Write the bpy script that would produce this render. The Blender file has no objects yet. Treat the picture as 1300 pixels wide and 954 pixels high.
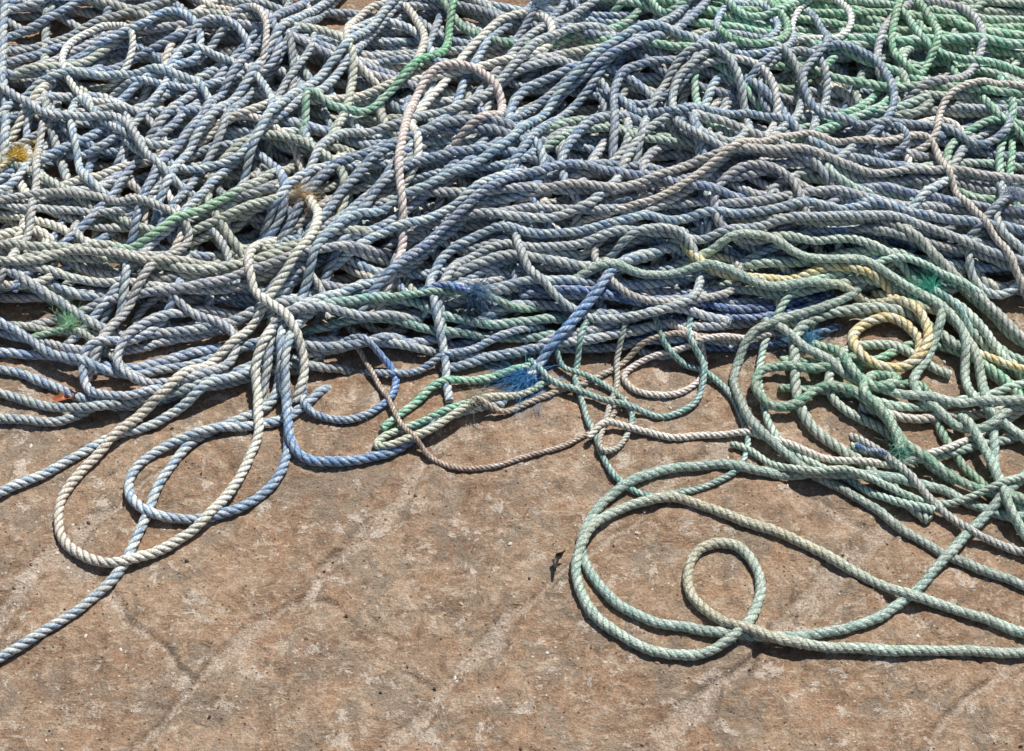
import bpy, math, numpy as np
from mathutils import Vector
rng=np.random.default_rng(77)
# ------------------------------------------------------------ camera geometry
PITCH=53.0; HFOV=28.0; DIST=3.41
CAMH=DIST*math.sin(math.radians(PITCH))
F=650/math.tan(math.radians(HFOV/2)); TH=math.radians(90-PITCH)
CY=-CAMH/math.tan(math.radians(PITCH))
def survey(px,h):
    """plan position (metres) on a surface of height h of a point measured in the photo"""
    dx=(px[:,0]-650)/F; dy=-(px[:,1]-477)/F
    wy=dy*math.cos(TH)+math.sin(TH); wz=dy*math.sin(TH)-math.cos(TH)
    t=(CAMH-h)/(-wz)
    return np.stack([dx*t,CY+wy*t],1)
def lin(c):
    c=np.array(c,float)/255.; return np.where(c<=.04045,c/12.92,((c+.055)/1.055)**2.4)
# ------------------------------------------------------------ numpy value noise
_tab=np.random.default_rng(5).random((256,256))
def vn(x,y):
    xi=np.floor(x).astype(int); yi=np.floor(y).astype(int); fx=x-xi; fy=y-yi
    fx=fx*fx*(3-2*fx); fy=fy*fy*(3-2*fy)
    g=lambda a,b:_tab[a%256,b%256]
    return (g(xi,yi)*(1-fx)+g(xi+1,yi)*fx)*(1-fy)+(g(xi,yi+1)*(1-fx)+g(xi+1,yi+1)*fx)*fy
def fbm(x,y,o=4):
    s=0;a=.5
    for i in range(o):
        s=s+a*vn(x+17.3*i,y+9.1*i); x=x*2.03;y=y*2.03;a*=.5
    return s
# ------------------------------------------------------------ paving
def paving(x,y):
    wx=x+.09*(fbm(x*3.2,y*3.2,3)-.45)+.035*(fbm(x*19+5,y*19,3)-.45); wy=y+.09*(fbm(x*3.2+40,y*3.2,3)-.45)+.035*(fbm(x*19+50,y*19,3)-.45)
    a=math.radians(47)
    p=wx*math.cos(a)+wy*math.sin(a); q=-wx*math.sin(a)+wy*math.cos(a)
    q0=float(.27*math.sin(a)-.34*math.cos(a))
    W=.30; qq=(q-q0)/W; r=np.floor(qq)
    dq=np.minimum(qq-r,1-(qq-r))*W
    ln=.62+.4*_tab[(r.astype(int)*7)%256,3]; off=_tab[(r.astype(int)*13)%256,9]*1.0
    pp=p/ln+off; c=np.floor(pp); dp=np.minimum(pp-c,1-(pp-c))*ln+.004
    d=np.minimum(dq,dp)
    jw=.003+.024*np.clip((fbm(x*6+3,y*6+8,3)-.32)*2.6,0,1)
    j=np.clip(1-(d-jw*.4)/(jw*.9+.005),0,1); j=j*j*(3-2*j)
    edge=np.exp(-((d-jw*1.0-.003)/.003)**2)
    sid=_tab[(r.astype(int)*31+c.astype(int)*17)%256,(c.astype(int)*5)%256]
    h=-.004*j-.0012*edge+.012*(fbm(x*6,y*6,4)-.47)+.005*(fbm(x*40,y*40,3)-.45)+(sid-.5)*.006*(1-j)
    t=fbm(x*14+9,y*14,4)*7; fl=np.floor(t); fr=t-fl
    h=h+.0022*(1-j)*(fl+np.clip((fr-.42)/.16,0,1)-3)
    return h,j,sid,edge
CELL=.004; X0,X1,Y0,Y1=-2.2,2.2,-1.3,2.4
NX=int((X1-X0)/CELL); NY=int((Y1-Y0)/CELL)
gx,gy=np.meshgrid(X0+(np.arange(NX)+.5)*CELL,Y0+(np.arange(NY)+.5)*CELL,indexing='ij')
H=paving(gx,gy)[0].copy()
def idx(xy):
    return (np.clip(((xy[:,0]-X0)/CELL).astype(int),0,NX-1),np.clip(((xy[:,1]-Y0)/CELL).astype(int),0,NY-1))
HB=None;BS=8
def blurH():
    global HB
    a=H[:NX//BS*BS,:NY//BS*BS].reshape(NX//BS,BS,NY//BS,BS).mean((1,3))
    for _ in range(2):
        for ax in (0,1):
            k=3
            p=np.pad(a,[(k,k) if i==ax else (0,0) for i in (0,1)],mode='edge')
            cs=np.cumsum(np.insert(p,0,0,axis=ax),axis=ax)
            n=2*k+1
            a=(np.take(cs,range(n,cs.shape[ax]),axis=ax)-np.take(cs,range(0,cs.shape[ax]-n),axis=ax))/n
    HB=a
def sampB(xy):
    fx=np.clip((xy[:,0]-X0)/(CELL*BS)-.5,0,HB.shape[0]-1.001); fy=np.clip((xy[:,1]-Y0)/(CELL*BS)-.5,0,HB.shape[1]-1.001)
    i=fx.astype(int);j=fy.astype(int);u=fx-i;v=fy-j
    return (HB[i,j]*(1-u)+HB[i+1,j]*u)*(1-v)+(HB[i,j+1]*(1-u)+HB[i+1,j+1]*u)*v
def spline(pts):
    P=np.array(pts,float)
    P=np.vstack([2*P[0]-P[1],P,2*P[-1]-P[-2]]); out=[]
    for i in range(1,len(P)-2):
        p0,p1,p2,p3=P[i-1:i+3]
        d=lambda a,b:max(np.linalg.norm(a-b),1e-3)**.5
        t0=0;t1=d(p0,p1);t2=t1+d(p1,p2);t3=t2+d(p2,p3)
        n=max(int(np.linalg.norm(p2-p1)/3),2)
        t=np.linspace(t1,t2,n,endpoint=False)[:,None]
        A1=(t1-t)/(t1-t0)*p0+(t-t0)/(t1-t0)*p1;A2=(t2-t)/(t2-t1)*p1+(t-t1)/(t2-t1)*p2;A3=(t3-t)/(t3-t2)*p2+(t-t2)/(t3-t2)*p3
        B1=(t2-t)/(t2-t0)*A1+(t-t0)/(t2-t0)*A2;B2=(t3-t)/(t3-t1)*A2+(t-t1)/(t3-t1)*A3
        out.append((t2-t)/(t2-t1)*B1+(t-t1)/(t2-t1)*B2)
    out.append(P[-2][None]); return np.vstack(out)
def gsm(a,s):
    k=int(s*3)+1; g=np.exp(-.5*(np.arange(-k,k+1)/s)**2); g/=g.sum()
    return np.convolve(np.pad(a,k,mode='edge'),g,mode='valid')
def mx(a,k):
    p=np.pad(a,k,mode='edge'); return np.lib.stride_tricks.sliding_window_view(p,2*k+1).max(1)
def lay(pts,D,wob=1.0,stiff=1.8,fine=.2,sink=.85,dive=(True,True),env=.8):
    px=spline(pts)
    L=np.concatenate([[0],np.cumsum(np.linalg.norm(np.diff(px,axis=0),axis=1))])
    for amp,wl in ((2.2,170),(1.0,61)):
        for k in (0,1):
            px[:,k]+=wob*amp*np.sin(L/wl*2*math.pi*(.8+.4*rng.random())+rng.random()*6.28)
    h=np.full(len(px),.02)
    for _ in range(4):
        xy=survey(px,h); h=sampB(xy)+D*.5
    xy=survey(px,h)
    L=np.concatenate([[0],np.cumsum(np.linalg.norm(np.diff(xy,axis=0),axis=1))])
    ds=D*fine; n=max(int(L[-1]/ds),8); s=np.linspace(0,L[-1],n)
    x=np.interp(s,L,xy[:,0]);y=np.interp(s,L,xy[:,1])
    x=gsm(x,3);y=gsm(y,3)
    T=np.stack([np.gradient(x),np.gradient(y)],1);T/=np.maximum(np.linalg.norm(T,axis=1),1e-9)[:,None]
    Nn=np.stack([T[:,1],-T[:,0]],1); c=np.stack([x,y],1); r=D/2
    raw=np.full(n,-1.)
    for o in (-.7,-.35,0,.35,.7):
        i,j=idx(c+Nn*o*r); raw=np.maximum(raw,H[i,j]-r*(1-math.sqrt(1-o*o)))
    z=gsm(mx(raw,int(.5/fine)),stiff/fine)*env+gsm(raw,.8/fine)*(1-env)
    z=z+r*sink
    for e,en in enumerate(dive):
        if en:
            th=sampB(c[:1] if e==0 else c[-1:])[0]
            dd=s if e==0 else s[-1]-s
            amt=min(max(th-.004,0)*.95,.06)
            z=z-amt*np.clip(1-dd/(amt*2.2+1e-4),0,1)**1.3
    for o in np.linspace(-.95,.95,7):
        i,j=idx(c+Nn*o*r); np.maximum.at(H,(i,j),z+r*math.sqrt(1-o*o))
    return np.stack([x,y,z],1),s
# ------------------------------------------------------------ rope mesh
TT=np.array([-1,-.72,-.25,.25,.72]); NS=5; NV=15
PHI=np.array([(k+(t+1)/2)*2*math.pi/3 for k in range(3) for t in TT])
PROF=np.array([math.sqrt(max(1-t*t,0)) for k in range(3) for t in TT])
class Acc:
    def __init__(s): s.v=[];s.f=[];s.c=[];s.fib=[];s.lay=[];s.n=0
def twist(acc,P,s,D,cols,depth=.34,pitch=2.9,shade=1.0,tint2=None):
    n=len(P)
    P=np.vstack([P[:1],P,P[-1:]]); s=np.concatenate([s[:1],s,s[-1:]]); n+=2
    T=np.gradient(P,axis=0); T/=np.maximum(np.linalg.norm(T,axis=1),1e-9)[:,None]
    up=np.array([0,0,1.]); B=np.cross(T,up);B/=np.maximum(np.linalg.norm(B,axis=1),1e-9)[:,None];N=np.cross(B,T)
    seed=rng.random()*50
    R=D/2*(1+.04*np.sin(s/D*.7+seed)+.03*np.sin(s/D*.23+seed*3)); R[0]*=.05;R[-1]*=.05
    ph=seed+ .6*np.sin(s/D*.21+seed)
    th=PHI[None,:]-(2*math.pi*s/(pitch*D)+ph)[:,None]
    sk=np.stack([1+.035*np.sin(s/D*.5+seed*1.7+k*2.1)+.02*np.sin(s/D*1.7+k) for k in range(3)],1)
    rad=R[:,None]*(1-depth+depth*PROF[None,:])*np.repeat(sk,NS,axis=1)
    v=P[:,None,:]+rad[...,None]*(np.cos(th)[...,None]*B[:,None,:]+np.sin(th)[...,None]*N[:,None,:])
    b=acc.n+np.arange(n-1)[:,None]*NV; j=np.arange(NV)[None,:]; j2=(j+1)%NV
    f=np.stack([b+j,b+j2,b+NV+j2,b+NV+j],-1).reshape(-1,4)
    acc.v.append(v.reshape(-1,3));acc.f.append(f)
    col=np.zeros((n,NV,4));col[...,3]=1
    for k in range(3):
        col[:,k*NS:(k+1)*NS,:3]=cols[k%len(cols)]
    if tint2 is not None:
        w=np.clip((np.sin(s*tint2[1]+seed)+.2*np.sin(s*tint2[1]*3.1+seed*2))*1.5,0,1)[:,None,None]
        col[...,:3]=col[...,:3]*(1-w)+tint2[0]*w
    col[...,:3]*=shade
    acc.c.append(col.reshape(-1,4))
    fib=np.stack([rad*np.cos(th),rad*np.sin(th),np.repeat((s*.13+seed)[:,None],NV,1)],-1); acc.fib.append(fib.reshape(-1,3))
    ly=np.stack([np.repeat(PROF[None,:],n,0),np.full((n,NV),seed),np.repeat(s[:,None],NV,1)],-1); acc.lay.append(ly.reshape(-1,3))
    acc.n+=n*NV
def mesh_from(name,v,f,attrs,mat,smooth=True):
    me=bpy.data.meshes.new(name); k=f.shape[1]
    me.vertices.add(len(v)); me.vertices.foreach_set('co',v.astype(np.float32).ravel())
    me.loops.add(f.size); me.loops.foreach_set('vertex_index',f.astype(np.int32).ravel())
    me.polygons.add(len(f)); me.polygons.foreach_set('loop_start',(np.arange(len(f))*k).astype(np.int32))
    me.polygons.foreach_set('use_smooth',np.full(len(f),smooth))
    for nm,tp,a in attrs:
        at=me.attributes.new(nm,tp,'POINT')
        at.data.foreach_set({'FLOAT_COLOR':'color','FLOAT_VECTOR':'vector','FLOAT':'value'}[tp],a.astype(np.float32).ravel())
    me.update(calc_edges=True); me.materials.append(mat)
    ob=bpy.data.objects.new(name,me); bpy.context.collection.objects.link(ob); return ob
def acc_obj(name,a,mat):
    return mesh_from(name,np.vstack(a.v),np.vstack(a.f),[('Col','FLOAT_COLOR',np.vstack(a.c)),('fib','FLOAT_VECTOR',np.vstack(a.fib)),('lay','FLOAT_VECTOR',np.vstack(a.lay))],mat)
# ------------------------------------------------------------ materials
class G:
    def __init__(s,name):
        s.m=bpy.data.materials.new(name); s.m.use_nodes=True; s.t=s.m.node_tree; s.b=s.t.nodes['Principled BSDF']
    def n(s,ty,ins={},**kw):
        nd=s.t.nodes.new(ty)
        for k,v in kw.items(): setattr(nd,k,v)
        for k,v in ins.items(): s.set(nd.inputs[k],v)
        return nd
    def set(s,inp,v):
        if isinstance(v,bpy.types.NodeSocket): s.t.links.new(v,inp)
        else: inp.default_value=v
    def noise(s,vec,scale,detail=3,rough=.55,dist=0):
        return s.n('ShaderNodeTexNoise',{'Vector':vec,'Scale':scale,'Detail':detail,'Roughness':rough,'Distortion':dist}).outputs['Fac']
    def mr(s,v,a,b,c=0.,d=1.):
        return s.n('ShaderNodeMapRange',{'Value':v,'From Min':a,'From Max':b,'To Min':c,'To Max':d}).outputs['Result']
    def ma(s,op,a,b):
        return s.n('ShaderNodeMath',{0:a,1:b},operation=op).outputs[0]
    def mix(s,f,a,b,bt='MIX'):
        nd=s.t.nodes.new('ShaderNodeMix'); nd.data_type='RGBA'; nd.blend_type=bt
        s.set(nd.inputs[0],f); s.set(nd.inputs[6],a); s.set(nd.inputs[7],b); return nd.outputs[2]
    def grey(s,v): return s.n('ShaderNodeCombineColor',{0:v,1:v,2:v}).outputs[0]
def rgba(c): c=lin(c); return (c[0],c[1],c[2],1)
def rope_mat(name,fuzz=0.,grime=.34,groove=.88):
    g=G(name)
    col=g.n('ShaderNodeAttribute',attribute_name='Col').outputs['Color']
    fib=g.n('ShaderNodeAttribute',attribute_name='fib').outputs['Vector']
    ly=g.n('ShaderNodeSeparateXYZ',{0:g.n('ShaderNodeAttribute',attribute_name='lay').outputs['Vector']})
    pos=g.n('ShaderNodeNewGeometry').outputs['Position']
    fm=g.n('ShaderNodeVectorMath',{0:fib,1:(1000,1000,1000)},operation='MULTIPLY').outputs[0]
    n1=g.noise(fm,.8,2,.6)
    n1b=g.noise(fm,.36,1,.5)
    big=g.noise(pos,8,2,.6)
    fine=g.noise(pos,300,2,.7)
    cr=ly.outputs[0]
    c=g.mix(1.0,col,g.grey(g.mr(n1,.34,.66,.6,1.34)),'MULTIPLY')
    c=g.mix(g.mr(n1b,.5,.7,0,.7),c,rgba((230,229,222)))
    c=g.mix(g.ma('MULTIPLY',g.mr(big,.45,.7),grime),c,rgba((168,162,146)))
    c=g.mix(1.0,c,g.grey(g.mr(fine,.35,.65,.68,1.34)),'MULTIPLY')
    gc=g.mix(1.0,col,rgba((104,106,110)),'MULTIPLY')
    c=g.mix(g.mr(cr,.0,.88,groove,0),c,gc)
    g.set(g.b.inputs['Base Color'],c); g.b.inputs['Roughness'].default_value=.55
    g.b.inputs['Specular IOR Level'].default_value=.4
    hb=g.ma('ADD',n1,g.ma('MULTIPLY',fine,.6+fuzz))
    bp=g.n('ShaderNodeBump',{'Strength':.8,'Distance':.0012+.0006*fuzz,'Height':hb})
    g.set(g.b.inputs['Normal'],bp.outputs[0]); return g.m
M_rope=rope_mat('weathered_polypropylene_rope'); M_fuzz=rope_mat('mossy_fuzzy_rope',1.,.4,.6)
g=G('frayed_fibre'); g.set(g.b.inputs['Base Color'],g.n('ShaderNodeAttribute',attribute_name='Col').outputs['Color']); g.b.inputs['Roughness'].default_value=.5
M_fib=g.m
def ground_mat():
    g=G('stone_paving')
    pos=g.n('ShaderNodeNewGeometry').outputs['Position']
    j=g.n('ShaderNodeAttribute',attribute_name='joint').outputs['Fac']; sid=g.n('ShaderNodeAttribute',attribute_name='slab').outputs['Fac']
    ed=g.n('ShaderNodeAttribute',attribute_name='edge').outputs['Fac']
    n1=g.noise(pos,6,5,.65,.4); n2=g.noise(pos,34,5,.72,.6); n3=g.noise(pos,260,4,.75)
    mp=g.n('ShaderNodeMapping',{'Vector':pos,'Rotation':(0,0,math.radians(-25)),'Scale':(34,90,34)})
    st=g.noise(mp.outputs[0],1.0,4,.7,1.2)
    c=g.mix(g.mr(n1,.35,.65),rgba((138,114,94)),rgba((176,152,128)))
    c=g.mix(g.mr(sid,0,1,0,.6),c,rgba((150,120,94)))
    c=g.mix(g.mr(n2,.5,.64,0,.6),c,rgba((192,172,150)))
    c=g.mix(g.mr(n2,.46,.36,0,.7),c,rgba((108,90,74)))
    c=g.mix(g.mr(st,.55,.64,0,.5),c,rgba((208,190,168)))
    n5=g.noise(pos,11,6,.74,.8)
    c=g.mix(g.mr(n5,.52,.57,0,.55),c,rgba((134,124,110)))
    c=g.mix(g.mr(n5,.44,.4,0,.3),c,rgba((182,142,110)))
    n6=g.noise(pos,22,5,.75,.3)
    c=g.mix(g.mr(n6,.57,.61,0,.6),c,rgba((212,198,182)))
    jm=g.mr(g.ma('ADD',j,g.mr(n2,.35,.65,-.6,.4)),.2,.95)
    c=g.mix(g.ma('MULTIPLY',g.ma('MULTIPLY',ed,.4),g.mr(n5,.4,.6)),c,rgba((92,76,62)))
    c=g.mix(g.ma('MULTIPLY',jm,.48),c,g.mix(g.mr(n3,.3,.7),rgba((154,138,122)),rgba((214,200,184))))
    c=g.mix(1.0,c,g.grey(g.mr(n3,.3,.7,.6,1.42)),'MULTIPLY')
    v=g.n('ShaderNodeTexVoronoi',{'Vector':pos,'Scale':120.}); sel=g.n('ShaderNodeSeparateColor',{0:v.outputs['Color']})
    spot=g.ma('MULTIPLY',g.mr(v.outputs['Distance'],.26,.16),g.mr(sel.outputs[0],.93,.95))
    c=g.mix(g.ma('MULTIPLY',spot,.7),c,rgba((222,212,196)))
    spot2=g.ma('MULTIPLY',g.mr(v.outputs['Distance'],.26,.2),g.mr(sel.outputs[1],.9,.91))
    c=g.mix(g.ma('MULTIPLY',spot2,.8),c,rgba((62,50,42)))
    g.set(g.b.inputs['Base Color'],c); g.b.inputs['Roughness'].default_value=.85; g.b.inputs['Specular IOR Level'].default_value=.25
    h=g.ma('ADD',g.ma('MULTIPLY',n2,.8),g.ma('ADD',g.ma('MULTIPLY',n3,.5),g.ma('MULTIPLY',st,.35)))
    h=g.ma('ADD',h,g.ma('MULTIPLY',g.noise(pos,90,4,.7),.6))
    h=g.ma('ADD',h,g.mr(n6,.57,.62,0,.15))
    bp=g.n('ShaderNodeBump',{'Strength':1.,'Distance':.006,'Height':h}); g.set(g.b.inputs['Normal'],bp.outputs[0]); return g.m
# ------------------------------------------------------------ ground sheet
def axis(a,b,st,far):
    core=np.arange(a,b,st); out=[];d=st
    x=b
    while x<far: out.append(x);d*=1.25;x+=d
    lo=[];d=st;x=a-st
    while x>-far: lo.append(x);d*=1.25;x-=d
    return np.array(lo[::-1]+list(core)+out)
ax=axis(-1.4,1.4,.004,80);ay=axis(-1.05,.8,.004,80)
GX,GY=np.meshgrid(ax,ay,indexing='ij'); hh,jj,ss,ee=paving(GX,GY)
nx,ny=GX.shape; ii=(np.arange(nx-1)[:,None]*ny+np.arange(ny-1)[None,:])
f=np.stack([ii,ii+ny,ii+ny+1,ii+1],-1).reshape(-1,4)
mesh_from('stone_paving_ground',np.stack([GX,GY,hh],-1).reshape(-1,3),f,[('joint','FLOAT',jj.ravel()),('slab','FLOAT',ss.ravel()),('edge','FLOAT',ee.ravel())],ground_mat())
# ------------------------------------------------------------ palettes
def pal(*c): return [lin(x) for x in c]
K=dict(
 blue=pal((160,182,200),(126,152,182),(180,194,202)),
 blue2=pal((144,164,186),(164,178,188),(118,142,172)),
 bgrey=pal((182,190,194),(160,172,184),(194,198,196)),
 lblue=pal((200,212,218),(156,180,202),(210,218,218)),
 grey=pal((210,207,198),(194,195,190),(182,186,186)),
 sage=pal((188,194,180),(174,184,171),(200,203,188)),
 cream=pal((238,234,220),(228,220,206),(234,230,218)),
 pink=pal((226,214,202),(214,200,188),(232,220,210)),
 mint=pal((156,206,178),(184,214,192),(130,190,162)),
 green=pal((122,174,144),(148,190,158),(172,200,172)),
 pgreen=pal((188,208,190),(176,196,180),(198,214,196)),
 moss=pal((172,198,180),(180,200,184),(162,190,172)),
 teal=pal((142,186,176),(168,198,188),(126,172,164)),
 dblue=pal((80,118,180),(60,98,160),(128,158,196)),
 yellow=pal((238,222,164),(230,210,146),(238,230,192)),
 brown=pal((192,172,152),(176,158,142),(200,184,166)),
 tgreen=pal((112,174,136),(136,188,150),(164,198,168)),
)
def jit(cols,a=.13):
    m=1+rng.normal(0,a); t=rng.normal(0,.02,3); return [np.clip(c*m*(1+t),0.02,.87) for c in cols]
blurH()
pile=Acc()
def resamp(sp,step):
    p=spline(sp); L=np.concatenate([[0],np.cumsum(np.linalg.norm(np.diff(p,axis=0),axis=1))])
    n=max(int(L[-1]/step),3); s=np.linspace(0,L[-1],n+1)
    q=np.stack([np.interp(s,L,p[:,0]),np.interp(s,L,p[:,1])],1); t=np.gradient(q,axis=0);t/=np.linalg.norm(t,axis=1)[:,None]
    return q,np.stack([-t[:,1],t[:,0]],1)
PD=.0164
def bundle(sp,w,n,pals,D=PD,jt=10,step=95,group=1,acc=None,fine=.25,mess=.0):
    acc=acc or pile
    q,nn=resamp(sp,step); offs=np.linspace(-w,w,n)+rng.normal(0,w/n*.9,n)
    if mess>0: rng.shuffle(offs)
    k=0
    while k<n:
        m=group; pts=[]
        for a in range(m):
            if k+a>=n: break
            o=offs[k+a]+np.convolve(rng.normal(0,jt*1.5,len(q)+2),[.3,.4,.3],'valid')
            if mess>0:
                o=o+rng.normal(0,mess*w)*np.linspace(-1,1,len(q))
            l=q+nn*o[:,None]
            if m>1:
                c0=rng.integers(0,max(1,len(q)//5)+1);c1=rng.integers(0,max(1,len(q)//5)+1); l=l[c0:len(l)-c1]
            pts+=list(l[::-1] if a%2 else l)
        k+=m
        if k%4==0: blurH()
        c=K[pals[rng.integers(len(pals))]]; d=D*(1+rng.normal(0,.07))
        P,s=lay(pts,d,fine=fine,stiff=2.8,env=.9); twist(acc,P,s,d,jit(c),depth=.30+.08*rng.random(),pitch=2.3+.5*rng.random())
FE=np.array([(-400,395),(150,395),(380,385),(560,420),(750,425),(900,415),(980,330),(1700,330)],float)
def inside(p):
    if p[1]>np.interp(p[0],FE[:,0],FE[:,1])-6: return False
    if 375<p[0]<465 and p[1]<45: return False
    return True
def wander(x,y,length,flow,pals,D=PD,loop=.5,minr=36,maxr=100,kn=.026,pull=.03,top=-120,fine=.25,home=None):
    """one tossed rope: drifts with the flow, sometimes throws a loop, turns back at the edge of the heap"""
    pts=[(x,y)]; a=flow+rng.normal(0,.5); k=0; trav=0; loopleft=0; sgn=1
    st=11.
    while trav<length:
        if loopleft<=0 and rng.random()<loop*st/260: loopleft=rng.uniform(2.6,6.6); lr=rng.uniform(minr,maxr); sgn=rng.choice([-1,1])
        if loopleft>0: da=sgn*st/lr; loopleft-=st/lr
        else:
            k=.9*k+rng.normal(0,kn); df=(flow-a+math.pi)%(2*math.pi)-math.pi
            if abs(df)>math.pi/2: df=df-math.copysign(math.pi,df)
            da=k+pull*df
        ahead=(x+math.cos(a)*60,y+math.sin(a)*42)
        out=not inside(ahead) or ahead[1]<top
        if home and (abs(ahead[0]-home[0])>home[2] or abs(ahead[1]-home[1])>home[3]): out=True
        if out: da=sgn*st/minr; loopleft=max(loopleft,0)
        elif rng.random()<.02: sgn=rng.choice([-1,1])
        a+=da; x+=math.cos(a)*st; y+=math.sin(a)*st*.79; trav+=st; pts.append((x,y))
    P=np.array(pts)[::3]
    c=K[pals[rng.integers(len(pals))]]; d=D*(1+rng.normal(0,.07))
    Q,s=lay(P,d,fine=fine,stiff=2.4,env=.88); twist(pile,Q,s,d,jit(c),depth=.30+.08*rng.random(),pitch=2.3+.5*rng.random())
def toss(n,xr,yr,lr,pals,**kw):
    for i in range(n):
        if i%3==0: blurH()
        wander(rng.uniform(*xr),rng.uniform(*yr),rng.uniform(*lr),rng.uniform(-1.57,1.57)*.85-.1,pals,**kw)
B=['blue2','bgrey','blue','bgrey','blue2']
Bg=B+['grey','grey','sage']; BL=B+['lblue','grey','lblue','cream']
GR=['green','mint','tgreen','pgreen','green','moss']
# mounds at the core of the heap
for hx,hy,hw,hh_ in ((230,140,170,70),(640,150,170,70),(1010,200,190,60),(330,260,130,50),(800,250,150,50)):
    for i in range(4): wander(hx+rng.normal(0,30),hy+rng.normal(0,15),1300,rng.uniform(-1.5,1.5),Bg,loop=.5,home=(hx,hy,hw,hh_),fine=.4)
    blurH()
# lower layers of the heap
bundle([(-350,80),(200,100),(450,120),(700,140),(1000,160),(1650,190)],100,9,Bg,mess=.7,fine=.36)
bundle([(-350,210),(200,210),(500,230),(800,230),(1100,240),(1650,260)],85,8,Bg,mess=.7,fine=.36)
bundle([(-350,320),(200,330),(450,340),(700,330),(1000,300),(1650,320)],50,6,Bg+['sage'],mess=.6,fine=.36)
bundle([(-300,-60),(0,-40),(200,10),(330,70),(480,70),(650,60),(850,70),(1100,100),(1650,100)],55,7,Bg,mess=.4,fine=.36)
bundle([(490,-200),(530,-40),(620,20),(760,50),(900,80)],35,6,Bg,mess=.4,fine=.36)
bundle([(740,-40),(900,-20),(1100,10),(1650,40)],75,11,GR,mess=.6)
toss(13,(0,1300),(60,300),(900,1500),Bg,loop=.5,fine=.32)
toss(16,(-60,430),(60,350),(600,1300),BL,loop=.6)
toss(19,(450,1300),(100,330),(600,1300),BL+['sage'],loop=.6,top=70)
# flow of the upper layers
bundle([(-350,180),(-50,160),(60,120),(180,80),(300,70),(420,90),(560,120)],55,3,B+['pink'],mess=.8)
bundle([(-300,0),(0,40),(120,20),(260,-20),(400,-120)],55,5,B,mess=.7)
bundle([(-350,290),(-50,270),(60,280),(180,310),(290,280),(400,220),(480,180)],50,4,['grey','sage','bgrey','grey','cream'],mess=.9)
bundle([(640,180),(760,140),(880,170),(1000,190),(1120,200),(1650,240)],50,3,B+['green','teal','moss'],mess=.9)
bundle([(470,30),(600,50),(750,85),(900,130),(1000,160),(1150,190),(1650,220)],30,3,B+['grey'],mess=.8)
toss(13,(-60,430),(180,380),(500,900),['grey','sage','bgrey','lblue','blue','cream'],loop=1.,D=.0155)
toss(13,(500,1300),(120,310),(400,900),BL,loop=1.1,D=.0158,top=80)
for i in range(12): wander(rng.uniform(810,1330),rng.uniform(-20,85),rng.uniform(600,1000),.1,GR,loop=1.2,D=.0155,kn=.03)
bundle([(750,-10),(900,15),(1050,40),(1200,60),(1650,90)],50,7,GR,mess=.8)
bundle([(560,400),(680,385),(820,400),(960,395),(1060,370)],24,6,['dblue','dblue','blue'],group=3,mess=.3)
bundle([(440,250),(500,225),(590,230),(680,200)],22,4,['dblue','blue'],group=2)
bundle([(540,370),(620,330),(740,340),(880,330)],26,4,['blue','bgrey'],group=2,mess=.6)
bundle([(60,420),(190,270),(300,150),(420,40),(520,-80)],50,3,['lblue','blue','bgrey'],mess=.5,jt=6)
bundle([(330,400),(430,310),(550,235),(650,140),(750,70),(860,0),(900,-80)],50,5,['blue','lblue','bgrey','blue2'],mess=.6,jt=6)
bundle([(360,330),(450,230),(560,190),(660,200),(720,215)],30,3,B,mess=.6,jt=6)
bundle([(450,310),(600,290),(760,290),(900,290),(1100,270),(1650,340)],32,3,['blue','bgrey','blue2'],mess=.9,jt=9)
bundle([(1030,290),(1140,300),(1250,320),(1650,400)],38,4,B,mess=.8)
toss(20,(-30,1280),(60,360),(350,800),BL,loop=1.7,D=.0156,top=50)
bundle([(-350,415),(-40,380),(90,350),(200,365),(320,350),(420,320),(520,300)],30,3,['bgrey','grey','sage','blue'],mess=.9)
bundle([(-350,455),(-60,410),(60,425),(180,440),(320,400),(440,395),(560,370),(660,330)],20,3,['blue','lblue','bgrey'],mess=.9)
bundle([(380,430),(470,420),(560,430),(650,440),(730,420)],18,3,['blue','bgrey','teal'],group=1,mess=.6)
bundle([(560,460),(640,450),(740,430),(820,420),(930,420)],14,4,['bgrey','grey','blue'],group=2,mess=.5)
# green ropes on the right
gp=['moss','pgreen','green','moss','sage']
bundle([(900,320),(1000,340),(1100,330),(1200,370),(1270,440),(1500,520)],34,5,gp,mess=.6)
bundle([(1000,420),(1100,440),(1180,430),(1240,480),(1300,560),(1500,620)],45,3,gp,mess=.7)
bundle([(1200,640),(1090,570),(1020,520),(1000,450),(1060,400),(1150,390),(1230,430)],38,3,gp,mess=.6,group=1)
bundle([(1080,540),(1180,560),(1300,530),(1600,500)],26,3,['moss','pgreen','pink'],mess=.5)
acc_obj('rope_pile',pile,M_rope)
blurH()
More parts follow.
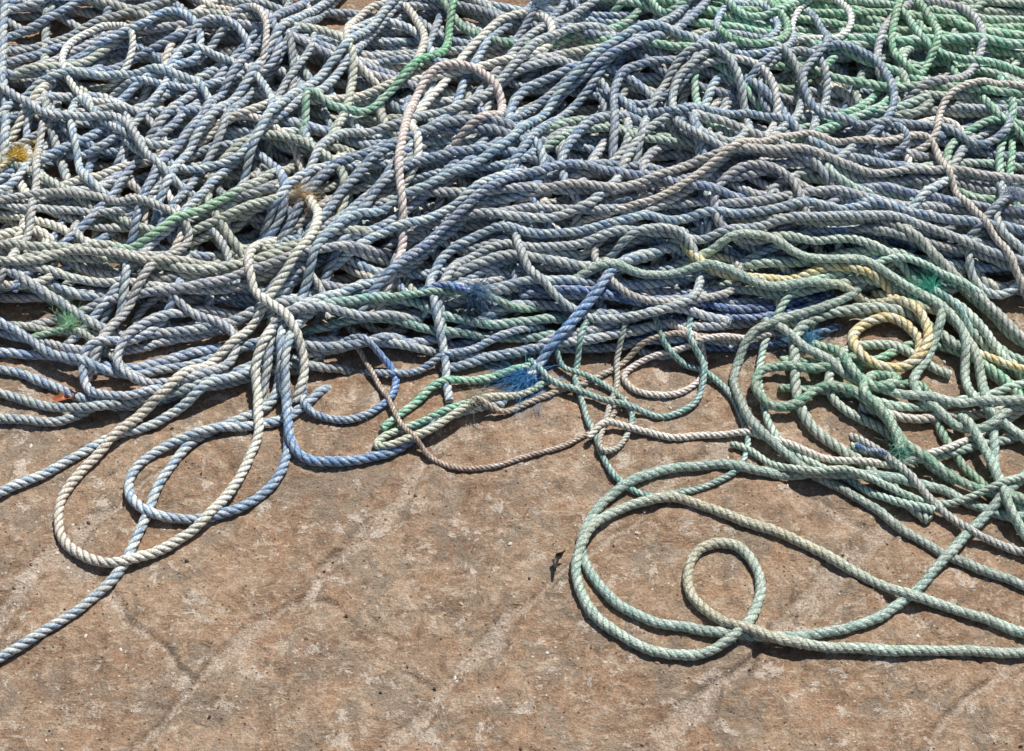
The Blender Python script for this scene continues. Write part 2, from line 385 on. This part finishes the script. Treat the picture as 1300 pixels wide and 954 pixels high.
# ------------------------------------------------------------ individually visible ropes
def hairs(name,P,s,D,cols,parent,dens=500,ln=.006):
    L=s[-1]; n=int(L*dens); i=rng.integers(1,len(P)-1,n); a=rng.random(n)*2*math.pi
    T=P[i+1]-P[i-1];T/=np.linalg.norm(T,axis=1)[:,None]; Bv=np.cross(T,[0,0,1.]);Bv/=np.linalg.norm(Bv,axis=1)[:,None];Nv=np.cross(Bv,T)
    out=np.cos(a)[:,None]*Bv+np.sin(a)[:,None]*Nv; base=P[i]+out*D*.44
    d=out*.7+T*rng.normal(0,.9,n)[:,None]+rng.normal(0,.4,(n,3)); d/=np.linalg.norm(d,axis=1)[:,None]
    l=ln*(.3+rng.random(n))[:,None]; side=np.cross(d,out+.01);side/=np.maximum(np.linalg.norm(side,axis=1),1e-6)[:,None]
    v=np.stack([base-side*.00022,base+side*.00022,base+d*l],1).reshape(-1,3)
    f=np.arange(3*n).reshape(-1,3); c=np.ones((3*n,4)); c[:,:3]=np.repeat(np.mean(cols,0)[None]*(.8+.7*rng.random(n))[:,None],3,0)
    o=mesh_from('loose_fibres',v,f,[('Col','FLOAT_COLOR',np.clip(c,0,.9))],M_fib); o.parent=parent
def rope(name,k,pts,D=.0162,mat=None,depth=None,tint2=None,wob=.8,hair=180,stiff=1.6,pitch=None,sh=1.,dive=(True,True)):
    P,s=lay(pts,D,wob=wob,stiff=stiff,dive=dive); a=Acc(); cols=jit(K[k],.05)
    twist(a,P,s,D,cols,depth=depth if depth is not None else .32,pitch=pitch or 2.3+.4*rng.random(),tint2=tint2,shade=sh)
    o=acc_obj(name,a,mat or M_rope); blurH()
    if hair: hairs(name,P,s,D,cols,o,hair)
    return o,P
def fray(par,P,end,col,n=260,ln=.05,spread=.8,w=.0005):
    """burst of loose yarns at a rope end"""
    p=P[end]
    d=(P[-1]-P[-6]) if end==-1 else (P[0]-P[5]); d=d/np.linalg.norm(d); d[2]=max(d[2],0)+.12
    m=9; t=np.linspace(0,1,m)
    V=[];Fc=[];C=[];b=0
    cl=rng.normal(0,spread,(7,3))
    for q in range(n):
        dd=d+cl[rng.integers(7)]*.8+rng.normal(0,spread*.45,3); dd/=np.linalg.norm(dd); dd[2]*=.6
        l=ln*(.45+.75*rng.random()); curl=rng.normal(0,.9,3)
        c=p+rng.normal(0,.003,3)+np.outer(t*l,dd)+np.outer(t**2*l*.55,curl)+rng.normal(0,.0011,(m,3))*t[:,None]
        c+= (np.sin(t*7+rng.random()*6)*.0035*t)[:,None]*rng.normal(0,1,3)
        xi,yi=idx(c[:,:2]); g0=np.minimum(H[xi,yi],p[2]+.004)+.0015
        c[:,2]=np.maximum(c[:,2]-t**2*l*.25,g0)
        T=np.gradient(c,axis=0);T/=np.maximum(np.linalg.norm(T,axis=1),1e-9)[:,None]
        s1=np.cross(T,[.1,.2,1.]);s1/=np.maximum(np.linalg.norm(s1,axis=1),1e-9)[:,None];s2=np.cross(s1,T)
        ww=w*(1-.6*t)[:,None]
        ring=np.stack([c+s1*ww,c-s1*ww*.5+s2*ww*.87,c-s1*ww*.5-s2*ww*.87],1).reshape(-1,3)
        V.append(ring); ii=b+np.arange(m-1)[:,None]*3; jx=np.arange(3)[None];j2=(jx+1)%3
        Fc.append(np.stack([ii+jx,ii+j2,ii+3+j2,ii+3+jx],-1).reshape(-1,4)); b+=3*m
        cc=np.ones((3*m,4)); cc[:,:3]=np.clip(lin(col)*(.6+.7*rng.random()),0,.9); C.append(cc)
    o=mesh_from('frayed_end',np.vstack(V),np.vstack(Fc),[('Col','FLOAT_COLOR',np.vstack(C))],M_fib); o.parent=par
    return o
R=rope; KE=(True,False); KS=(False,True)
# -- left part
R('blue_rope','lblue',[(-300,250),(-60,190),(40,120),(120,92),(200,95),(255,112),(270,145),(248,178),(200,190),(140,165),(100,130),(95,180),(110,230),(180,260)],D=.0155)
R('blue_rope','lblue',[(185,300),(225,215),(268,158),(318,98),(368,48),(430,-10),(520,-90)])
R('blue_rope','blue',[(150,330),(212,210),(255,150),(305,90),(355,38),(410,-15),(500,-100)])
R('blue_rope','lblue',[(280,300),(300,240),(340,170),(390,110),(450,60),(500,10),(540,-60)])
R('grey_rope','grey',[(80,130),(58,150),(50,200),(45,250),(25,320),(5,370),(-80,440)],D=.015)
R('blue_rope','bgrey',[(-200,90),(-20,110),(60,150),(150,160),(200,220),(280,250)],D=.0155)
R('pink_rope','pink',[(190,-60),(250,0),(300,20),(340,50),(330,90),(280,100)],D=.013)
R('pink_rope','pink',[(350,-60),(380,-10),(392,20),(380,35)],D=.011)
R('grey_rope','grey',[(-120,300),(20,260),(110,250),(200,270),(240,300),(215,330),(150,330),(90,290),(120,250)],D=.015)
R('sage_rope','sage',[(-100,340),(20,350),(110,330),(200,345),(260,330),(330,300)],D=.015)
R('pale_green_rope','sage',[(-200,300),(0,313),(60,320),(130,318),(180,313),(230,288),(290,255),(340,225),(372,195),(388,165)],tint2=(lin((160,205,170)),12.),hair=300)
R('green_rope','mint',[(380,200),(386,150),(392,122),(425,133),(470,135),(505,110),(530,85),(562,66),(576,20),(590,-40)],D=.0155,tint2=(lin((105,182,135)),7.))
R('green_rope','sage',[(160,470),(110,425),(60,410),(-80,420)][::-1],D=.013)
# lower-left spread
R('blue_rope','blue',[(-200,420),(-40,460),(30,470),(90,500),(150,515),(220,500),(290,470),(350,440)])
R('blue_rope','bgrey',[(-200,540),(0,530),(60,534),(120,518),(180,500),(260,490),(340,470),(450,455)])
R('blue_rope','bgrey',[(-200,470),(-20,492),(50,512),(130,522),(200,510),(280,480)])
R('blue_rope','lblue',[(115,470),(125,440),(150,400),(165,350),(150,300)],D=.0155)
R('grey_rope','grey',[(110,480),(135,430),(175,375),(210,330),(230,290)],D=.0155)
R('blue_rope','lblue',[(240,330),(215,390),(170,430),(115,450),(108,490),(150,512),(210,505)],D=.0155)
R('blue_rope','blue',[(-200,400),(0,410),(80,455),(160,470),(240,455),(330,430),(420,445),(520,420)])
R('blue_rope','bgrey',[(180,360),(260,400),(300,430),(280,470),(220,490),(150,470),(160,430),(240,390),(330,380)],D=.0155)
R('blue_rope','lblue',[(-160,690),(0,626),(60,598),(130,560),(200,528),(280,488),(345,448),(395,400),(440,370),(520,350)])
R('blue_rope','lblue',[(-160,930),(-20,848),(40,815),(100,772),(150,728),(172,690),(186,650),(205,605),(245,560),(300,530),(345,500),(360,440),(380,400),(420,380)])
R('blue_rope','lblue',[(420,480),(350,530),(280,546),(215,560),(175,590),(162,622),(180,648),(230,657),(290,650),(338,622),(362,590),(366,540),(358,480),(362,430),(380,390)],tint2=(lin((150,176,202)),9.))
R('blue_rope','blue',[(370,440),(383,480),(385,510),(405,528),(440,531),(478,517),(500,492),(496,465),(470,440),(420,420)],D=.013,tint2=(lin((105,145,200)),14.))
R('blue_rope','lblue',[(400,390),(374,425),(366,470),(364,520),(368,562),(386,582),(430,588),(480,576),(540,546),(590,522),(640,505)],tint2=(lin((126,162,200)),7.))
R('blue_rope','bgrey',[(330,500),(340,450),(350,420),(400,400),(470,410),(540,400)])
# cream rope
o,P=R('cream_rope','cream',[(392,250),(404,282),(388,330),(352,374),(310,420),(250,470),(190,520),(130,568),(92,608),(75,645),(80,682),(110,706),(152,714),(200,700),(250,670),(285,632),(310,592),(327,550),(329,510),(326,470),(336,440),(350,415),(340,390)],D=.0166,tint2=(lin((228,216,198)),5.),hair=250,dive=KS)
fray(o,P,0,(190,165,130),160,.035)
R('cream_rope','cream',[(402,275),(352,288),(322,310),(316,345),(330,380),(360,408),(380,438),(384,478),(372,505)],D=.0162,hair=250)
# -- centre
R('blue_rope','blue',[(370,400),(400,335),(440,295),(500,262),(560,240),(620,212),(680,152),(725,108),(800,62),(870,55),(950,90)])
R('blue_rope','bgrey',[(360,270),(430,170),(520,150),(600,130),(680,70),(760,40),(850,30)])
R('cream_rope','pink',[(480,400),(500,340),(512,290),(510,240),(508,205),(518,150),(532,115),(562,92),(602,94),(634,118),(636,150),(602,168),(572,182),(545,205)],D=.016,hair=200)
R('blue_rope','lblue',[(420,330),(470,300),(540,280),(600,250),(660,225),(740,230)])
R('blue_rope','blue',[(540,400),(545,352),(570,310),(622,286),(700,300),(780,290),(900,276),(1010,270),(1115,256),(1150,225)])
R('blue_rope','bgrey',[(560,420),(560,370),(590,325),(640,305),(720,312),(820,300),(930,298),(1060,290),(1180,300),(1400,380)])
R('blue_rope','blue2',[(450,400),(500,350),(560,290),(640,240),(720,215),(800,225),(900,250),(1000,245)])
R('grey_rope','grey',[(640,270),(660,250),(800,245),(900,215),(1000,210),(1120,215),(1300,230),(1500,260)],D=.0155)
R('blue_rope','bgrey',[(812,230),(812,185),(830,120),(870,80),(915,80),(945,120),(950,165),(925,195),(885,180),(880,140)],D=.0155)
R('blue_rope','blue',[(740,90),(800,130),(860,150),(930,130),(990,150),(1050,190),(1130,200)],D=.0155)
R('blue_rope','bgrey',[(1150,120),(1113,92),(1116,55),(1142,24),(1192,8),(1238,30),(1242,75),(1212,112),(1155,122),(1120,150)],D=.0155)
R('blue_rope','blue2',[(1020,0),(1050,60),(1020,105),(1040,140),(1110,165),(1190,160),(1240,185),(1280,170),(1275,140),(1230,130)],D=.0155)
R('green_rope','tgreen',[(900,10),(930,60),(970,70),(1000,40),(980,0),(1020,-40)],D=.015)
R('green_rope','mint',[(760,20),(810,0),(850,20),(900,0),(960,20),(1060,0),(1150,30),(1170,60),(1300,90),(1500,100)],D=.015)
R('green_rope','tgreen',[(1100,-20),(1170,20),(1190,60),(1160,95),(1130,60),(1150,0)],D=.015)
R('pink_rope','pink',[(720,275),(800,268),(860,252),(905,228),(958,196),(1030,175),(1120,182),(1175,178),(1205,225),(1240,282),(1270,325),(1330,400)],D=.013,hair=200)
R('pink_rope','pink',[(1450,140),(1300,124),(1240,120),(1198,135),(1188,172),(1160,185),(1120,168)],D=.013,hair=200)
R('blue_rope','blue2',[(1080,180),(1100,165),(1140,165),(1150,185),(1120,195),(1105,178),(1130,160)],D=.012)
R('blue_rope','bgrey',[(700,270),(660,280),(664,330),(690,370),(740,402),(810,413),(866,400),(890,362),(884,318),(852,298),(800,305),(745,330),(700,320)],D=.0155)
R('blue_rope','lblue',[(580,300),(552,330),(548,380),(560,430),(569,480),(572,512)],D=.015,dive=KE)
R('mint_rope','mint',[(440,370),(530,385),(590,380),(650,388),(705,380)],D=.013)
o,P=R('blue_rope','dblue',[(500,380),(560,375),(600,386)],D=.014,dive=KE); fray(o,P,-1,(85,120,155),240,.04)
o,P=R('blue_rope','lblue',[(880,290),(822,318),(775,352),(740,395),(712,430),(672,472)],D=.0185,tint2=(lin((120,160,208)),12.),dive=KE); fray(o,P,-1,(80,150,205),420,.045,w=.0006)
R('blue_rope','blue',[(690,400),(640,420),(600,440),(560,450),(500,470),(440,450)],D=.013)
R('mint_rope','mint',[(680,450),(640,465),(600,478),(555,487),(520,515),(480,540)],D=.014,tint2=(lin((228,224,194)),6.),dive=KE)
o,P=R('mint_rope','mint',[(600,512),(560,525),(515,540),(478,558),(476,566),(500,566),(560,540),(610,510),(660,498),(700,470)],D=.013,tint2=(lin((215,215,190)),8.),dive=(False,False)); fray(o,P,0,(160,160,140),120,.025)
R('brown_rope','brown',[(440,420),(480,480),(500,520),(530,565),(560,586),(612,592),(670,582),(745,550),(770,530),(800,500)],D=.009,hair=300)
R('brown_rope','brown',[(600,510),(640,520),(690,500),(760,470),(830,430),(940,430),(960,400)],D=.0105,hair=300)
R('pink_rope','pink',[(1000,410),(940,432),(880,436),(815,450),(790,472),(812,492),(862,492),(895,468),(890,440),(850,410)],D=.011)
R('teal_rope','teal',[(770,380),(740,425),(730,475),(746,525),(764,575),(782,606),(830,628),(890,622),(932,600),(950,566),(944,525),(900,470),(850,440),(830,400)],D=.011)
R('teal_rope','teal',[(810,380),(785,440),(780,490),(768,540),(764,575),(790,560),(800,520),(760,480),(720,460),(700,420)],D=.010,tint2=(lin((200,196,182)),9.))
R('teal_rope','teal',[(670,440),(700,480),(760,500),(800,514),(852,526),(886,500),(892,460),(875,430),(880,390)],D=.011)
R('cream_rope','cream',[(745,560),(765,540),(800,542),(860,552),(950,550),(1010,568),(1060,585),(1120,592),(1200,574),(1270,538),(1400,470)],D=.012,hair=200)
# -- right part
mo=dict(mat=M_fuzz,depth=.17,hair=900)
R('yellow_rope','yellow',[(850,270),(865,290),(885,320),(915,345),(980,346),(1065,340),(1120,352),(1150,370)],D=.0172,depth=.3,hair=400)
R('green_rope','moss',[(690,360),(740,350),(800,345),(900,338),(960,362),(1040,362),(1100,366),(1150,378),(1200,402),(1238,445),(1250,490),(1260,560),(1275,620),(1330,680)],D=.0162,tint2=(lin((198,194,164)),8.),**mo)
R('green_rope','pgreen',[(830,330),(900,310),(960,305),(1040,330),(1110,340),(1170,372),(1220,430),(1235,500),(1300,560),(1450,600)],D=.0155,**mo)
R('yellow_rope','yellow',[(975,345),(985,370),(1000,400),(1040,400)],D=.013)
R('green_rope','moss',[(1110,330),(1080,370),(1000,398),(955,425),(934,470),(938,505),(960,548),(1010,585),(1065,615),(1115,648),(1180,690),(1240,722),(1400,770)],D=.0155,**mo)
R('green_rope','green',[(1100,440),(1040,470),(1000,464),(970,465),(958,488),(975,514),(1010,516),(1045,492),(1085,500),(1120,530),(1150,570),(1200,600),(1290,640),(1400,650)],D=.017,depth=.25,hair=700,mat=M_fuzz)
R('green_rope','moss',[(1200,360),(1185,440),(1160,490),(1200,530),(1250,545),(1290,520),(1400,480)],D=.016,**mo)
R('green_rope','pgreen',[(960,380),(1010,430),(1070,470),(1110,490),(1180,510),(1300,520),(1450,550)],D=.0155,**mo)
o,P=R('teal_rope','green',[(1030,420),(1060,440),(1080,470),(1110,498),(1140,480),(1110,470),(1095,500),(1130,545),(1140,580)],D=.017,depth=.3,hair=800,mat=M_fuzz,dive=(False,False))
fray(o,P,0,(90,150,180),260,.045); fray(o,P,-1,(120,180,160),100,.03)
R('yellow_rope','yellow',[(1110,350),(1145,372),(1172,398),(1180,430),(1160,460),(1118,464),(1088,440),(1086,410),(1114,394),(1150,402),(1170,430),(1156,462)],D=.0176,depth=.3,hair=400)
R('yellow_rope','yellow',[(1240,440),(1275,462),(1310,480),(1400,510)],D=.0145,hair=200)
o,P=R('teal_rope','teal',[(1240,420),(1215,385),(1185,362)],D=.014,dive=KE); fray(o,P,-1,(80,180,155),240,.035)
R('green_rope','moss',[(1450,640),(1300,660),(1240,640),(1190,612),(1100,606),(1000,600),(900,590),(830,598),(782,620),(752,650),(739,690),(750,728),(782,765),(832,790),(900,803),(980,808),(1050,805),(1110,788),(1160,750),(1200,708),(1240,668),(1300,600),(1400,500)],D=.0165,**mo)
R('green_rope','pgreen',[(1500,830),(1400,815),(1300,800),(1250,786),(1180,765),(1120,740),(1060,710),(1000,682),(930,655),(862,635),(802,640),(757,664),(735,700),(730,736),(744,768),(780,802),(832,826),(890,830),(930,815),(952,785),(966,750),(960,714),(936,692),(905,690),(880,706),(873,735),(886,765),(912,786),(950,805),(1000,820),(1100,823),(1200,828),(1290,826),(1450,815)],D=.0165,tint2=(lin((196,192,164)),6.),**mo)
R('green_rope','moss',[(1220,520),(1262,590),(1270,630),(1300,680),(1450,760)],D=.0165,**mo)
R('grey_rope','pgreen',[(930,560),(1010,600),(1080,605),(1150,630),(1230,632),(1330,600)],D=.012)
R('sage_rope','sage',[(1080,540),(1150,600),(1200,650),(1300,700),(1450,720)],D=.013)
# small frayed clumps in the heap
o,P=R('yellow_rope','yellow',[(-60,250),(0,220),(22,205)],D=.012,dive=KE); fray(o,P,-1,(215,180,80),200,.03)
o,P=R('green_rope','green',[(30,430),(60,420),(90,408)],D=.012,dive=KE); fray(o,P,-1,(140,190,150),160,.03)
o,P=R('blue_rope','blue2',[(620,80),(660,45),(680,22)],D=.014,dive=KE); fray(o,P,-1,(105,130,150),200,.04)
o,P=R('blue_rope','blue2',[(1200,320),(1250,285),(1278,262)],D=.014,dive=KE); fray(o,P,-1,(120,135,160),160,.03)
R('blue_rope','dblue',[(1085,562),(1100,572),(1125,580)],D=.008,dive=(False,False))
# ------------------------------------------------------------ grit
def grit():
    V=[];Fc=[];C=[];b=0
    ico=np.array([(0,0,1),(.9,0,.2),(.2,.9,.1),(-.8,.4,.15),(-.6,-.7,.1),(.4,-.8,.2),(0,0,-.6)])
    tri=np.array([(0,1,2),(0,2,3),(0,3,4),(0,4,5),(0,5,1),(6,2,1),(6,3,2),(6,4,3),(6,5,4),(6,1,5)])
    n=7000; x=rng.uniform(-1.2,1.2,n);y=rng.uniform(-.95,.5,n); h,j,_,_=paving(x,y)
    keep=(j>.3)|(rng.random(n)<.25); x,y,h=x[keep],y[keep],h[keep]
    cs=[lin((215,205,190)),lin((150,125,100)),lin((90,72,58)),lin((185,150,125)),lin((60,52,46)),lin((165,90,70))]
    for a in range(len(x)):
        r=.0008+.0016*rng.random()**3*1.6
        v=ico*(1+rng.normal(0,.2,ico.shape))*r*np.array([1,1+.5*rng.random(),.6]); t=rng.random()*6.28; c,s=math.cos(t),math.sin(t)
        v=np.stack([v[:,0]*c-v[:,1]*s+x[a],v[:,0]*s+v[:,1]*c+y[a],v[:,2]+h[a]+r*.3],1)
        V.append(v);Fc.append(tri+b);b+=7; cc=np.ones((7,4));cc[:,:3]=cs[rng.choice(6,p=[.25,.25,.14,.23,.1,.03])];C.append(cc)
    mesh_from('grit',np.vstack(V),np.vstack(Fc),[('Col','FLOAT_COLOR',np.vstack(C))],M_fib,False)
grit()
def scrap(name,px,L,W,col,ang,curl):
    p=survey(np.array([px],float),.004)[0]; n=12;m=5;V=[]
    for i in range(n):
        t=i/(n-1); w=W*math.sin(math.pi*(t*.9+.05))**.7*(1+.25*math.sin(t*19))
        for k in range(m):
            u=k/(m-1)*2-1; xx=L*(t-.5);yy=w*u*.5+.25*L*math.sin(t*3)
            zz=.004+curl*(t-.5)**2*L*2+abs(u)*w*.35+.0015*math.sin(t*13+u*4)
            V.append((p[0]+xx*math.cos(ang)-yy*math.sin(ang),p[1]+xx*math.sin(ang)+yy*math.cos(ang),zz+.002))
    Fc=[(i*m+k,i*m+k+1,(i+1)*m+k+1,(i+1)*m+k) for i in range(n-1) for k in range(m-1)]
    c=np.ones((len(V),4));c[:,:3]=lin(col)
    mesh_from(name,np.array(V),np.array(Fc),[('Col','FLOAT_COLOR',c)],M_fib)
scrap('seaweed_scrap',(712,716),.035,.01,(48,38,32),1.1,.6)
scrap('dry_leaf',(85,512),.04,.018,(150,85,50),.3,.8)
# ------------------------------------------------------------ light
w=bpy.data.worlds.new('World'); bpy.context.scene.world=w; w.use_nodes=True; nt=w.node_tree
sky=nt.nodes.new('ShaderNodeTexSky'); sky.sky_type='NISHITA'; sky.sun_disc=False
EL=57; dirv=Vector((.45,.9,0)).normalized()  # towards the sun, in plan
sky.sun_elevation=math.radians(EL); sky.sun_rotation=math.atan2(dirv.x,dirv.y)
nt.links.new(sky.outputs[0],nt.nodes['Background'].inputs[0]); nt.nodes['Background'].inputs[1].default_value=.062
sd=bpy.data.lights.new('sun','SUN'); sd.energy=5.0; sd.angle=math.radians(.5); sd.color=(1,.97,.92)
so=bpy.data.objects.new('sun',sd); bpy.context.collection.objects.link(so)
tos=Vector((dirv.x*math.cos(math.radians(EL)),dirv.y*math.cos(math.radians(EL)),math.sin(math.radians(EL))))
so.rotation_euler=tos.to_track_quat('Z','Y').to_euler()
cd=bpy.data.cameras.new('camera'); co=bpy.data.objects.new('camera',cd); bpy.context.collection.objects.link(co)
cd.sensor_fit='HORIZONTAL'; cd.angle=math.radians(HFOV); co.location=(0,CY,CAMH); co.rotation_euler=(TH,0,0); cd.clip_end=500
sc=bpy.context.scene; sc.camera=co; sc.view_settings.view_transform='Standard'; sc.view_settings.look='None'
print('pile verts',pile.n,'Hmax',H.max())
